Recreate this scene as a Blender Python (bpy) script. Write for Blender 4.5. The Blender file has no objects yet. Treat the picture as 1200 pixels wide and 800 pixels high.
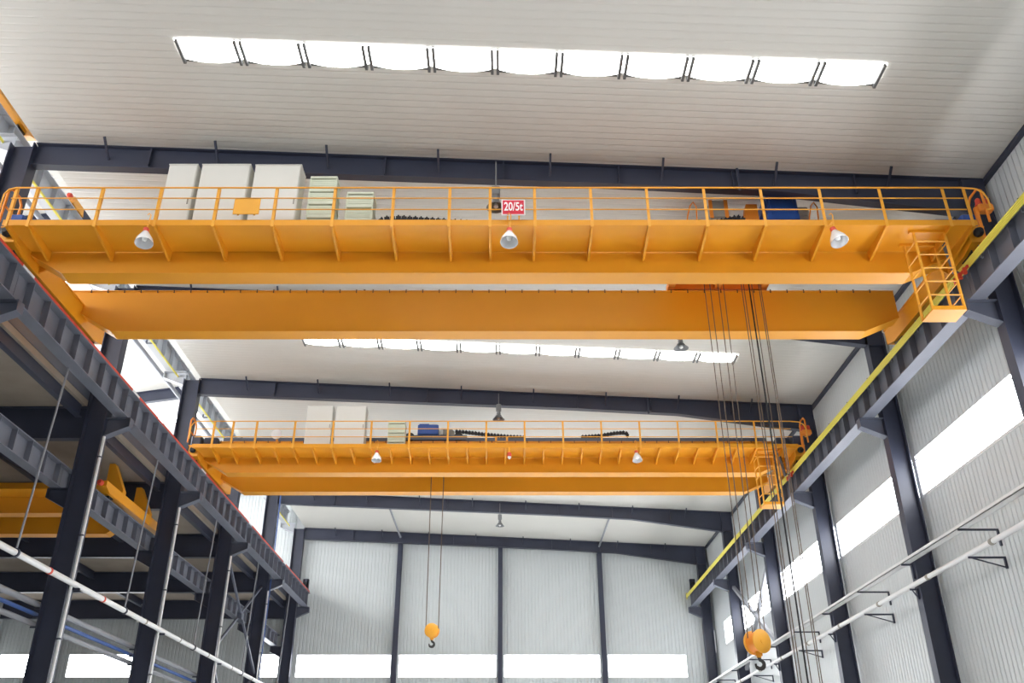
import bpy, math, random
from mathutils import Vector, Matrix
random.seed(4)
S = bpy.context.scene
COL = S.collection

# ------------------------------------------------------------------ camera, world, exposure
cam = bpy.data.cameras.new('camera')
cam.sensor_width = 36.0
cam.lens = 31.5
cam.shift_x = 10 / 1200
cam.clip_end = 400
co = bpy.data.objects.new('camera', cam)
COL.objects.link(co)
co.location = (0, 0, 1.6)
co.rotation_euler = (math.pi / 2 + math.atan(552 / 1050), 0, 0)
S.camera = co
S.view_settings.view_transform = 'Standard'
S.view_settings.look = 'None'
S.view_settings.exposure = 0.0
S.view_settings.gamma = 1.0
S.view_settings.use_curve_mapping = False
W = bpy.data.worlds.new('daylight')
S.world = W
W.use_nodes = True
W.node_tree.nodes['Background'].inputs[0].default_value = (0.92, 0.96, 1.0, 1)
W.node_tree.nodes['Background'].inputs[1].default_value = .5
SKYLIGHT = 8.0
WINDOW = 11.0
for _y, _e in ((.6, 450), (15.6, 1200), (30.3, 1950), (45.8, 2600)):          # daylight falling through the four skylight rows
    _l = bpy.data.lights.new('skylight_daylight', 'AREA')
    _l.shape = 'RECTANGLE'; _l.size = 16; _l.size_y = .7
    _l.energy = _e; _l.color = (.93, .97, 1); _l.spread = math.radians(75)
    _o = bpy.data.objects.new('skylight_daylight', _l); COL.objects.link(_o)
    _o.location = (.5, _y, 17.13); _o.rotation_euler = (0, math.atan(.048), 0)

# ------------------------------------------------------------------ materials
def lin(h):
    c = [int(h[i:i + 2], 16) / 255 for i in (0, 2, 4)]
    return tuple(v / 12.92 if v <= .04045 else ((v + .055) / 1.055) ** 2.4 for v in c) + (1,)

def mat(name, hexcol, rough=.5, metal=0.0, var=.12, scale=3.0, rib=None, ribdepth=.02, spec=.5, seam=None):
    m = bpy.data.materials.new(name)
    m.use_nodes = True
    nt = m.node_tree
    N, L = nt.nodes, nt.links
    b = N['Principled BSDF']
    b.inputs['Roughness'].default_value = rough
    b.inputs['Metallic'].default_value = metal
    b.inputs['Specular IOR Level'].default_value = spec
    geo = N.new('ShaderNodeNewGeometry')
    nz = N.new('ShaderNodeTexNoise')
    nz.inputs['Scale'].default_value = scale
    nz.inputs['Detail'].default_value = 5
    L.new(geo.outputs['Position'], nz.inputs['Vector'])
    c = lin(hexcol)
    mx = N.new('ShaderNodeMix')
    mx.data_type = 'RGBA'
    mx.inputs[6].default_value = tuple(v * (1 - var) for v in c[:3]) + (1,)
    mx.inputs[7].default_value = tuple(min(1, v * (1 + var)) for v in c[:3]) + (1,)
    L.new(nz.outputs['Fac'], mx.inputs[0])
    L.new(mx.outputs[2], b.inputs['Base Color'])
    if rib:
        axis, period = rib
        sx = N.new('ShaderNodeSeparateXYZ')
        L.new(geo.outputs['Position'], sx.inputs[0])
        d = N.new('ShaderNodeMath'); d.operation = 'DIVIDE'; d.inputs[1].default_value = period
        L.new(sx.outputs[axis], d.inputs[0])
        f = N.new('ShaderNodeMath'); f.operation = 'FRACT'
        L.new(d.outputs[0], f.inputs[0])
        r = N.new('ShaderNodeValToRGB')
        e = r.color_ramp.elements
        e[0].position = 0.0; e[0].color = (0, 0, 0, 1)
        e[1].position = 1.0; e[1].color = (0, 0, 0, 1)
        for p in (.16, .84):
            k = e.new(p); k.color = (1, 1, 1, 1)
        L.new(f.outputs[0], r.inputs[0])
        bp = N.new('ShaderNodeBump')
        bp.inputs['Strength'].default_value = 1.0
        bp.inputs['Distance'].default_value = ribdepth
        L.new(r.outputs[0], bp.inputs['Height'])
        L.new(bp.outputs[0], b.inputs['Normal'])
    return m

def emis(name, col, strength):
    m = bpy.data.materials.new(name)
    m.use_nodes = True
    N = m.node_tree.nodes
    N.remove(N['Principled BSDF'])
    e = N.new('ShaderNodeEmission')
    e.inputs[0].default_value = col
    e.inputs[1].default_value = strength
    nz = N.new('ShaderNodeTexNoise'); nz.inputs['Scale'].default_value = .6
    rm = N.new('ShaderNodeMapRange')
    rm.inputs[3].default_value = strength * .93; rm.inputs[4].default_value = strength * 1.07
    m.node_tree.links.new(nz.outputs['Fac'], rm.inputs[0])
    m.node_tree.links.new(rm.outputs[0], e.inputs[1])
    m.node_tree.links.new(e.outputs[0], N['Material Output'].inputs[0])
    return m

M = dict(
    ceil=mat('ceiling_panel', 'D2CFC8', .45, 0, .03, .5, rib=(1, .23), ribdepth=.009),
    wall=mat('wall_panel', 'CDD1D2', .38, 0, .03, .5, rib=(1, .22), ribdepth=.03),
    gable=mat('gable_panel', 'CDD2D3', .42, 0, .03, .5, rib=(0, .22), ribdepth=.025),
    steel=mat('navy_steel', '35394A', .42, 0, .22, 1.3),
    steelgrey=mat('grey_steel', '545866', .45, 0, .15, 1.5),
    runway=mat('runway_steel', '6A6D79', .5, 0, .2, 1.2),
    sunlitsteel=mat('sunlit_tone_steel', 'B9BCC4', .45, 0, .08, 1.5),  # high runway steel, strong light on it put into the pale colour
    yellow=mat('crane_yellow', 'E2981D', .42, 0, .05, 1.5),
    yellowrail=mat('railing_yellow', 'E9A535', .45, 0, .06, 4),
    orange=mat('orange_paint', 'E88A2A', .5, 0, .08, 3),
    conductor=mat('conductor_yellow', 'E9DC5C', .5, 0, .06, 3),
    red=mat('red_paint', 'D0452E', .5, 0, .1, 3),
    signred=mat('sign_red', 'CF1733', .5, 0, .03, 3),
    white=mat('white_enamel', 'DCDAD3', .5, 0, .03, 2),
    signwhite=mat('sign_white', 'F6F2F0', .5, 0, .02, 2),
    greenwhite=mat('pale_green_enamel', 'D3D8C4', .5, 0, .04, 3),
    black=mat('black_rubber', '1B1B20', .6, 0, .2, 5),
    rope=mat('wire_rope', '6A5B4E', .6, .3, .2, 20),
    ropedark=mat('dark_cable', '17161A', .7, 0, .1, 20),
    hook=mat('hook_steel', '33312F', .45, .5, .2, 6),
    blue=mat('blue_enamel', '2F549F', .42, 0, .12, 5),
    grey=mat('grey_motor', '9A948A', .55, 0, .12, 6),
    pipe=mat('white_pipe', 'E6E6E6', .35, 0, .05, 3),
    pipegrey=mat('grey_pipe', '8D8F95', .5, 0, .1, 3),
    pipeblue=mat('blue_pipe', '3E5C9A', .5, 0, .1, 3),
    deck=mat('brown_deck', '9B8F82', .8, 0, .25, .9),
    floor=mat('pale_concrete', 'CFD0CF', .6, 0, .08, .5),
    shade=mat('silver_shade', 'E9E9EA', .25, .35, .05, 8),
    lampgrey=mat('lamp_grey', '7C7E80', .5, .2, .08, 8),
    skyframe=mat('skylight_frame', '5C5C5C', .5, 0, .1, 3),
    bulb=mat('lamp_glass', 'F4F4F2', .1, 0, .02, 8),
)
E_SKY = emis('skylight_glow', (1, 1, .99, 1), SKYLIGHT)
E_UP = emis('upper_fill_glow', (.97, .98, 1, 1), 12.0)  # added glow that brightens the upper left bay
E_WIN = emis('window_glow', (.95, .97, 1, 1), WINDOW)

# ------------------------------------------------------------------ mesh helpers
class MB:
    def __init__(s):
        s.v, s.f, s.sm = [], [], []
    def add(s, vs, fs, smooth=False):
        o = len(s.v)
        s.v += [tuple(v) for v in vs]
        s.f += [tuple(i + o for i in f) for f in fs]
        s.sm += [smooth] * len(fs)
        return s
    def box(s, x0, x1, y0, y1, z0, z1):
        x0, x1 = sorted((x0, x1)); y0, y1 = sorted((y0, y1)); z0, z1 = sorted((z0, z1))
        v = [(x, y, z) for z in (z0, z1) for y in (y0, y1) for x in (x0, x1)]
        return s.add(v, [(0, 2, 3, 1), (4, 5, 7, 6), (0, 1, 5, 4), (2, 6, 7, 3), (0, 4, 6, 2), (1, 3, 7, 5)])
    def bbox(s, x0, x1, y0, y1, z0, z1, b=.02):
        """box with its edges chamfered"""
        x0, x1 = sorted((x0, x1)); y0, y1 = sorted((y0, y1)); z0, z1 = sorted((z0, z1))
        rings = []
        def ring(i, z):
            return [(x0 + i + b, y0 + i, z), (x1 - i - b, y0 + i, z), (x1 - i, y0 + i + b, z), (x1 - i, y1 - i - b, z),
                    (x1 - i - b, y1 - i, z), (x0 + i + b, y1 - i, z), (x0 + i, y1 - i - b, z), (x0 + i, y0 + i + b, z)]
        for i, z in ((b, z0), (0, z0 + b), (0, z1 - b), (b, z1)):
            rings.append(ring(i, z))
        return s.loft(rings)
    def loft(s, rings, cap=True, smooth=False):
        n = len(rings[0])
        v = [p for r in rings for p in r]
        f = []
        for k in range(len(rings) - 1):
            for i in range(n):
                j = (i + 1) % n
                f.append((k * n + i, k * n + j, (k + 1) * n + j, (k + 1) * n + i))
        if cap:
            f.append(tuple(range(n - 1, -1, -1)))
            f.append(tuple((len(rings) - 1) * n + i for i in range(n)))
        return s.add(v, f, smooth)
    def prism(s, poly, axis, a, b):
        def mk(p, t):
            return {'x': (t, p[0], p[1]), 'y': (p[0], t, p[1]), 'z': (p[0], p[1], t)}[axis]
        return s.loft([[mk(p, a) for p in poly], [mk(p, b) for p in poly]])
    def bar(s, p, q, w, h=None, up=(0, 0, 1)):
        h = h or w
        p, q = Vector(p), Vector(q)
        d = (q - p).normalized()
        u = Vector(up)
        if abs(d.dot(u)) > .99:
            u = Vector((0, 1, 0))
        a = d.cross(u).normalized()
        c = a.cross(d).normalized()
        r = lambda o: [o + a * sx * w / 2 + c * sy * h / 2 for sx, sy in ((-1, -1), (1, -1), (1, 1), (-1, 1))]
        return s.loft([r(p), r(q)])
    def tube(s, pts, r, n=8, closed=False):
        pts = [Vector(p) for p in pts]
        rings = []
        prev = None
        for i, p in enumerate(pts):
            if i == 0: d = pts[1] - p
            elif i == len(pts) - 1: d = p - pts[i - 1]
            else: d = pts[i + 1] - pts[i - 1]
            d.normalize()
            if prev is None:
                u = Vector((0, 0, 1)) if abs(d.z) < .9 else Vector((1, 0, 0))
                a = d.cross(u).normalized()
            else:
                a = (prev - d * prev.dot(d)).normalized()
            prev = a
            c = d.cross(a)
            rr = r[i] if isinstance(r, (list, tuple)) else r
            rings.append([p + (a * math.cos(2 * math.pi * k / n) + c * math.sin(2 * math.pi * k / n)) * rr for k in range(n)])
        return s.loft(rings, True, True)
    def lathe(s, prof, base=(0, 0, 0), axis=(0, 0, 1), n=20):
        d = Vector(axis).normalized()
        u = Vector((0, 0, 1)) if abs(d.z) < .9 else Vector((1, 0, 0))
        a = d.cross(u).normalized()
        c = d.cross(a)
        o = Vector(base)
        rings = [[o + d * z + (a * math.cos(2 * math.pi * k / n) + c * math.sin(2 * math.pi * k / n)) * max(r, .0005) for k in range(n)] for r, z in prof]
        return s.loft(rings, True, True)
    def mesh(s, name, m, off=(0, 0, 0)):
        me = bpy.data.meshes.new(name)
        me.from_pydata([(v[0] - off[0], v[1] - off[1], v[2] - off[2]) for v in s.v], [], s.f)
        me.polygons.foreach_set('use_smooth', s.sm)
        me.materials.append(m)
        me.update()
        if any(s.sm):
            import bmesh
            b = bmesh.new(); b.from_mesh(me)
            for e in b.edges:
                if len(e.link_faces) == 2 and e.calc_face_angle(0) > .9: e.smooth = False
            b.to_mesh(me); b.free()
        import bmesh
        b = bmesh.new(); b.from_mesh(me)
        bmesh.ops.recalc_face_normals(b, faces=b.faces[:])
        b.to_mesh(me); b.free()
        return me

def link(name, data, parent=None):
    o = bpy.data.objects.new(name, data)
    COL.objects.link(o)
    if parent is not None:
        o.parent = parent
    return o
def rootloc(o):
    while o.parent is not None:
        o = o.parent
    return o.location
def thing(name, label, cat, loc=(0, 0, 0), group=None):
    o = link(name, None)
    o.location = loc
    o.empty_display_size = .2
    return tag(o, label, cat, group)
def tag(o, label, cat, group=None):
    o['label'] = label; o['category'] = cat
    if group: o['group'] = group
    return o
def part(name, mb, m, root, label=None):
    """mb in world coordinates; every part sits at its thing's origin"""
    o = link(name, mb.mesh(name, m, rootloc(root)), root)
    if label: o['label'] = label
    return o
def solo(name, mb, m, loc=(0, 0, 0)):
    o = link(name, mb.mesh(name, m, loc))
    o.location = loc
    return o
def struct(name, mb, m, parent=None):
    if parent is not None:
        return part(name, mb, m, parent)
    o = solo(name, mb, m)
    o['kind'] = 'structure'
    return o
def copy_tree(o, loc=None, label=None, parent=None):
    c = o.copy()
    COL.objects.link(c)
    if parent is not None: c.parent = parent
    if loc is not None: c.location = loc
    if label: c['label'] = label
    for ch in list(o.children):
        copy_tree(ch, parent=c)
    return c
def rep(src, offs):
    """further copies of a part inside its thing"""
    for d in offs:
        c = src.copy(); COL.objects.link(c); c.parent = src.parent
        c.location = (src.location[0] + d[0], src.location[1] + d[1], src.location[2] + d[2])
        for ch in list(src.children):
            k = ch.copy(); COL.objects.link(k); k.parent = c

ORD = ['first', 'second', 'third', 'fourth', 'fifth', 'sixth', 'seventh', 'eighth', 'ninth', 'tenth', 'eleventh', 'twelfth']
FY = [19.3, 26.8, 34.3, 41.8, 49.3, 56.8]
BAY = 7.5
SL = .048
def cz(x):                       # underside of the sloping ceiling
    return 17.22 - SL * x
NEARY = -10.0

# ------------------------------------------------------------------ setting
struct('floor', MB().box(-31.2, 13.2, NEARY, 57.4, -.2, 0), M['floor'])
XL, XR = -12.75, 12.95
ce = MB().prism([(XL, cz(XL)), (XR + .1, cz(XR + .1)), (XR + .1, cz(XR) + .15), (XL, cz(XL) + .15)], 'y', NEARY, 57.4)
struct('ceiling', ce, M['ceil'])
# right wall: panel below and above the window band, and piers between the windows
WZ0, WZ1 = 10.24, 11.53
wr = MB().box(XR, XR + .15, NEARY, 57.2, 0, WZ0).box(XR, XR + .15, NEARY, 57.2, WZ1, cz(XR))
wy = [NEARY, -3.2, 4.3, 11.8] + FY
for y in wy[1:]:
    wr.box(XR, XR + .15, y - .12, min(y + .12, 57.2), WZ0, WZ1)
struct('wall_right', wr, M['wall'])
n = 0
for i in range(len(wy) - 1):
    a, b = wy[i] + .12, wy[i + 1] - .12
    if i == 0: a = NEARY
    if i == len(wy) - 2: b = wy[i] + 5.0; wr2 = struct('wall_right_end', MB().box(XR, XR + .15, b, wy[i + 1] - .12, WZ0, WZ1), M['wall'])
    n += 1
    w = link('window_%d' % n, None); w.location = (XR, (a + b) / 2, WZ0); w['kind'] = 'structure'
    part('pane', MB().box(XR + .05, XR + .07, a, b, WZ0, WZ1), E_WIN, w)
    part('window_frame', MB().box(XR - .02, XR + .03, a, b, WZ1 - .17, WZ1 - .13).box(XR - .02, XR + .06, a, b, WZ0 - .04, WZ0 + .03), M['pipe'], w)
# end gable of the hall
GY = 57.15
GZ0, GZ1 = 8.8, 10.12
gw = [(-12.55, -6.85), (-6.35, -.45), (.05, 5.85), (6.35, 11.1)]
g = MB().box(XL - .7, XR, GY, GY + .15, 0, GZ0)
g.prism([(XL - .7, GZ1), (XR, GZ1), (XR, cz(XR)), (XL - .7, cz(XL))], 'y', GY, GY + .15)
edges = [XL - .7] + [v for p in gw for v in p] + [XR]
for k in range(0, len(edges), 2):
    g.box(edges[k], edges[k + 1], GY, GY + .15, GZ0, GZ1)
struct('wall_end', g, M['gable'])
for a, b in gw:
    n += 1
    w = link('window_%d' % n, None); w.location = ((a + b) / 2, GY, GZ0); w['kind'] = 'structure'
    part('pane', MB().box(a, b, GY + .05, GY + .07, GZ0, GZ1), E_WIN, w)
    part('window_frame', MB().box(a, b, GY - .02, GY + .03, GZ0 - .04, GZ0 + .03).box(a, b, GY - .02, GY + .03, GZ1 - .03, GZ1 + .03), M['pipe'], w)
# eave angle along the right wall
struct('trim_1', MB().box(XR - .14, XR, NEARY, 56.6, cz(XR) - .1, cz(XR) - .002), M['steel'])
# left bay: low deck ceiling, far wall, gable wall with its windows
DZ = 13.25
struct('ceiling_left_bay', MB().box(-31, -13.5, NEARY, 57.3, DZ, DZ + .2), M['deck'])
struct('wall_left_parapet', MB().box(-13.5, -13.47, NEARY, 57.1, DZ + .2, DZ + .68), M['steelgrey'])
struct('upper_bounce_sheet', MB().box(-21.95, -13.52, NEARY, 57.1, DZ + .2, DZ + .23), M['floor'])  # unseen pale sheet added to bounce light up at the high runway
struct('wall_left', MB().box(-31.2, -31, NEARY, 57.3, 0, DZ + .2), M['wall'])
lw = [(-30.6, -28.0), (-26.4, -22.1), (-15.4, -13.65)]
g = MB().box(-31, XL - .72, GY, GY + .15, 0, GZ0).box(-31, XL - .72, GY, GY + .15, GZ1, DZ)
edges = [-31] + [v for p in lw for v in p] + [XL - .72]
for k in range(0, len(edges), 2):
    g.box(edges[k], edges[k + 1], GY, GY + .15, GZ0, GZ1)
struct('wall_left_end', g, M['gable'])
for a, b in lw:
    n += 1
    w = link('window_%d' % n, None); w.location = ((a + b) / 2, GY, GZ0); w['kind'] = 'structure'
    part('pane', MB().box(a, b, GY + .05, GY + .07, GZ0, GZ1), E_WIN, w)
    part('window_frame', MB().box(a, b, GY - .02, GY + .03, GZ0 - .04, GZ0 + .03), M['pipe'], w)
# upper part of the left bay, above the deck
def uz(x): return 21.3 + .15 * (x + 14)
struct('ceiling_upper', MB().prism([(-22, uz(-22)), (XL, uz(XL)), (XL, uz(XL) + .15), (-22, uz(-22) + .15)], 'y', NEARY, 57.3), M['ceil'])
struct('wall_upper_right', MB().box(XL - .1, XL, NEARY, 57.3, cz(XL) + .16, uz(XL)), M['wall'])
struct('wall_upper_end', MB().prism([(-22, DZ + .2), (XL - .72, DZ + .2), (XL - .72, uz(XL - .72)), (-22, uz(-22))], 'y', GY, GY + .15), M['gable'])
struct('wall_upper_left', MB().box(-22.15, -22, NEARY, 57.3, DZ + .2, 15.2).box(-22.15, -22, NEARY, 57.3, 18.6, uz(-22)), M['wall'])
n += 1
w = link('window_%d' % n, None); w.location = (-22, 20, 15.2); w['kind'] = 'structure'  # no known window: unseen glowing strip added to light the upper bay
part('pane', MB().box(-22.1, -22.08, NEARY, 57.3, 15.2, 18.6), E_UP, w)
part('window_frame', MB().box(-22.05, -21.98, NEARY, 57.3, 15.15, 15.25).box(-22.05, -21.98, NEARY, 57.3, 18.55, 18.65), M['pipe'], w)

# ------------------------------------------------------------------ steel frame: columns
def hsec(mb, xa, xb, y, w, z0, z1, tf=.03, tw=.02):
    mb.box(xa, xa + tf, y - w / 2, y + w / 2, z0, z1)
    mb.box(xb - tf, xb, y - w / 2, y + w / 2, z0, z1)
    mb.box(xa + tf, xb - tf, y - tw / 2, y + tw / 2, z0, z1)
    return mb
RB0, RB1 = 12.85, 13.72            # runway beam, bottom and top
RXR, RXL = 11.74, -12.28           # runway beam centre lines
where = ['nearest in view', 'second from the near end', 'third from the near end', 'fourth from the near end', 'next to the end wall', 'standing in the corner of the end wall']
CY = [11.8] + FY
def bracket(x_col, x_tip, y, ztop):
    z = ztop
    mb = MB()
    dx = x_tip - x_col
    mb.box(x_col, x_tip, y - .15, y + .15, z - .025, z)
    mb.prism([(x_col, z - .025), (x_tip, z - .025), (x_tip, z - .28), (x_col, z - .62)], 'y', y - .012, y + .012)
    # sloping bottom flange
    mb.loft([[(x_col, y - .15, z - .62), (x_col, y + .15, z - .62), (x_col, y + .15, z - .645), (x_col, y - .15, z - .645)],
             [(x_tip, y - .15, z - .28), (x_tip, y + .15, z - .28), (x_tip, y + .15, z - .305), (x_tip, y - .15, z - .305)]])
    mb.box(x_tip - .012, x_tip + .012, y - .15, y + .15, z - .305, z)
    return mb
for i, y in enumerate(FY):
    yy = y if i < 5 else y - .1
    xr0, xr1 = 12.22, 12.8
    t = thing('steel_column', 'dark H-section steel column against the right wall, ' + where[i], 'column', (12.5, yy, 0), 'columns along the right wall')
    part('shaft', hsec(MB(), xr0, xr1, yy, .36, 0, cz(xr0) - .72), M['steel'], t)
    part('runway_bracket', bracket(xr0, 11.46, yy, RB0), M['steelgrey'], t)
    part('base_plate', MB().box(xr0 - .1, xr1 + .1, yy - .28, yy + .28, 0, .03), M['steel'], t)
    xa, xb = -13.45, -12.78
    t = thing('steel_column', 'dark H-section steel column between the two bays on the left, ' + where[i], 'column', (-13.1, yy, 0), 'columns along the left side')
    sh = part('shaft', hsec(MB(), xa, xb, yy, .4, 0, cz(XL) - .05), M['steel'], t)
    part('runway_bracket', bracket(xb, -12.0, yy, RB0), M['steelgrey'], t)
    part('high_bracket', bracket(xa, -14.35, yy, 18.15), M['sunlitsteel'], t, 'pale bracket at the column head')
    part('low_bracket', bracket(xa, -14.1, yy, 10.5), M['steel'], t)
    part('base_plate', MB().box(xa - .1, xb + .1, yy - .3, yy + .3, 0, .03), M['steel'], t)
gl = ['left', 'middle', 'right']
for k, x in enumerate((-6.6, -.2, 6.1)):
    t = thing('gable_post', 'slim dark steel post on the end wall, %s of the three between corner columns' % gl[k], 'column', (x, 56.95, 0), 'posts on the end wall')
    part('shaft', MB().box(x - .14, x + .14, 56.72, 56.745, 0, cz(x) - .65).box(x - .14, x + .14, 57.11, 57.135, 0, cz(x) - .65).box(x - .01, x + .01, 56.745, 57.11, 0, cz(x) - .65), M['steel'], t)
    part('base_plate', MB().box(x - .22, x + .22, 56.66, 57.14, 0, .03), M['steel'], t)
t = thing('gable_post', 'slim dark steel post on the left bay end wall between two bright windows', 'column', (-27.2, 56.95, 0))
part('shaft', MB().box(-27.35, -27.05, 56.75, 56.78, 0, DZ - 1.1).box(-27.35, -27.05, 57.1, 57.13, 0, DZ - 1.1).box(-27.21, -27.19, 56.78, 57.1, 0, DZ - 1.1), M['steel'], t)

# ------------------------------------------------------------------ rafters
rw = ['nearest, above the railing of the near crane', 'second, hidden mostly behind the near crane', 'third, above the far crane', 'fourth, behind the far crane', 'fifth, just below the far crane girders', 'farthest, along the top of the end wall']
for i, y in enumerate(FY):
    yy = y if i < 5 else y - .1
    x0, x1 = -12.78, 12.22
    t = thing('roof_rafter', 'dark steel roof rafter across the hall, ' + rw[i], 'rafter', (0, yy, cz(0) - .7), 'rafters across the hall')
    # depth along the span: constant, haunched towards the right column
    st = [(x0, .72), (-4, .66), (3, .62), (7.2, .66), (x1, 1.12)]
    web, bot = MB(), MB()
    web.prism([(x, cz(x) - .03) for x, d in st] + [(x, cz(x) - d) for x, d in st[::-1]], 'y', yy - .012, yy + .012)
    rings = [[(x, yy - .13, cz(x) - d - .02), (x, yy + .13, cz(x) - d - .02), (x, yy + .13, cz(x) - d), (x, yy - .13, cz(x) - d)] for x, d in st]
    bot.loft(rings)
    top = MB().loft([[(x, yy - .13, cz(x) - .035), (x, yy + .13, cz(x) - .035), (x, yy + .13, cz(x) - .005), (x, yy - .13, cz(x) - .005)] for x in (x0, xr1)])
    part('web', web, M['steel'], t)
    part('bottom_flange', bot, M['steel'], t)
    part('top_flange', top, M['steel'], t)
    part('haunch', MB().box(x1, xr1, yy - .13, yy + .13, cz(x1) - 1.14, cz(xr1) - .036), M['steel'], t)
    # fly braces from the rafter down-flange up to the ceiling, on the camera side, and splice plates
    for k in range(8):
        x = -10.75 + 3.0 * k
        z = cz(x)
        part('fly_brace', MB().bar((x, yy - .014, z - .42), (x, yy - .5, z - .02), .055, .055), M['steel'], t)
    for x in (-9.6, -3.2, 0, 3.1, 6.15, 9.4):
        d = .66
        part('splice_plate', MB().box(x - .015, x + .015, yy - .12, yy - .013, cz(x) - .6, cz(x) - .04), M['steel'], t)
# left bay rafters under the deck, and the edge beam of the deck
for i, y in enumerate(FY):
    yy = y if i < 5 else y - .1
    t = thing('deck_rafter', 'dark beam under the brown left bay deck, ' + ['nearest of six', 'second of six', 'third of six', 'fourth of six', 'fifth of six', 'farthest, at the end wall'][i], 'rafter', (-22, yy, DZ - 1.1), 'beams under the left bay deck')
    part('web', MB().box(-30.98, -13.46, yy - .012, yy + .012, DZ - 1.08, DZ - .03), M['steel'], t)
    part('bottom_flange', MB().box(-30.98, -13.46, yy - .14, yy + .14, DZ - 1.1, DZ - 1.08), M['steel'], t)
    part('top_flange', MB().box(-30.98, -13.46, yy - .14, yy + .14, DZ - .03, DZ - .004), M['steel'], t)
for j, x in enumerate((-13.62, -17.9, -22.3)):
    nm = ['along the column line', 'second from the column line', 'third from the column line'][j]
    t = thing('deck_beam', 'long dark steel beam under the brown left bay deck, ' + nm, 'beam', (x, 30, DZ - .5))
    for a, b in zip([4.3] + CY[:-1], CY):
        part('beam_length', MB().box(x - .01, x + .01, a + .15, b - .25, DZ - .42, DZ - .005).box(x - .1, x + .1, a + .15, b - .25, DZ - .44, DZ - .42), M['steel'], t)
# rafters of the upper left ceiling
for i, y in enumerate(FY):
    t = thing('upper_rafter', 'dark rafter of the bright upper roof beyond the left columns, ' + ['nearest', 'second', 'third', 'fourth', 'fifth', 'farthest'][i], 'rafter', (-18, y, 20), 'rafters of the upper left roof')
    part('web', MB().prism([(-21.98, uz(-21.98) - .6), (XL - .12, uz(XL - .12) - .6), (XL - .12, uz(XL - .12) - .03), (-21.98, uz(-21.98) - .03)], 'y', y - .012, y + .012), M['steel'], t)
    part('bottom_flange', MB().loft([[(x, y - .12, uz(x) - .62), (x, y + .12, uz(x) - .62), (x, y + .12, uz(x) - .6), (x, y - .12, uz(x) - .6)] for x in (-21.98, XL - .12)]), M['steel'], t)
    part('top_flange', MB().loft([[(x, y - .12, uz(x) - .03), (x, y + .12, uz(x) - .03), (x, y + .12, uz(x) - .005), (x, y - .12, uz(x) - .005)] for x in (-21.98, XL - .12)]), M['steel'], t)

# ------------------------------------------------------------------ crane runway beams, one per bay
bayw = ['nearest bay in view', 'second bay', 'third bay', 'fourth bay', 'fifth bay', 'last bay by the end wall']
def runway(name, x, z0, z1, fw, ya, yb, label, group, m, nst, flange_m=None):
    t = thing(name, label, 'runway beam', (x, (ya + yb) / 2, z0), group)
    flange_m = flange_m or m
    part('web', MB().box(x - .012, x + .012, ya, yb, z0 + .03, z1 - .03), m, t)
    part('bottom_flange', MB().box(x - fw / 2, x + fw / 2, ya, yb, z0, z0 + .03), flange_m, t)
    part('top_flange', MB().box(x - fw / 2 - .03, x + fw / 2 + .03, ya, yb, z1 - .03, z1), m, t)
    step = (yb - ya) / nst
    y = ya + step / 2
    s = part('stiffener', MB().box(x - fw / 2, x + fw / 2, y - .012, y + .012, z0 + .03, z1 - .03), m, t)
    rep(s, [(0, step * k, 0) for k in range(1, nst)])
    return t
for i in range(6):
    ya, yb = CY[i] + .01, CY[i + 1] - .01
    runway('runway_beam', RXR, RB0, RB1, .4, ya, yb, 'dark runway beam with stiffener plates under the yellow conductor on the right, ' + bayw[i], 'runway beams on the right', M['runway'], 8)
    runway('runway_beam', RXL, RB0, RB1, .4, ya, yb, 'dark runway beam with stiffener plates along the left columns, ' + bayw[i], 'runway beams on the left', M['runway'], 8)
    runway('runway_beam', -14.1, 18.15, 18.95, .34, ya, yb, 'pale sunlit runway beam high beyond the left columns, ' + bayw[i], 'high runway beams beyond the left columns', M['sunlitsteel'], 8)
    runway('runway_beam', -13.86, 10.5, 11.2, .36, ya, yb, 'low dark runway beam on the far side of the left columns, ' + bayw[i], 'low runway beams in the left bay', M['runway'], 8)
# crane rails
def rail(x, z, y0, y1, h=.13):
    return MB().box(x - .06, x + .06, y0, y1, z, z + .02).box(x - .015, x + .015, y0, y1, z + .02, z + h - .04).box(x - .035, x + .035, y0, y1, z + h - .04, z + h)
tag(solo('crane_rail', rail(RXR, RB1, 11.81, 57.1), M['hook'], (RXR, 34, RB1)), 'dark crane rail on top of the right runway beams', 'rail')
tag(solo('crane_rail', rail(RXL, RB1, 11.81, 57.1), M['hook'], (RXL, 34, RB1)), 'dark crane rail on top of the left runway beams', 'rail')
tag(solo('crane_rail', rail(-14.1, 18.95, 11.81, 57.1), M['steelgrey'], (-14.1, 34, 18.95)), 'crane rail on the high pale runway beyond the left columns', 'rail')
tag(solo('crane_rail', rail(-13.86, 11.2, 11.81, 57.1), M['hook'], (-13.86, 34, 11.2)), 'crane rail on the low runway of the left bay', 'rail')
t = thing('red_edge_strip', 'thin red painted strip along the top edge of the left runway', 'strip', (-12.06, 34, RB1))
for a, b in zip(CY[:-1], CY[1:]):
    part('strip_length', MB().box(-12.075, -12.04, a + .3, b - .3, RB1, RB1 + .07), M['red'], t)
    part('joint', MB().box(-12.08, -12.035, a - .3 + (.01 if a == 11.8 else 0), a + .3, RB1, RB1 + .06), M['pipe'], t, 'white joint')
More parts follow.
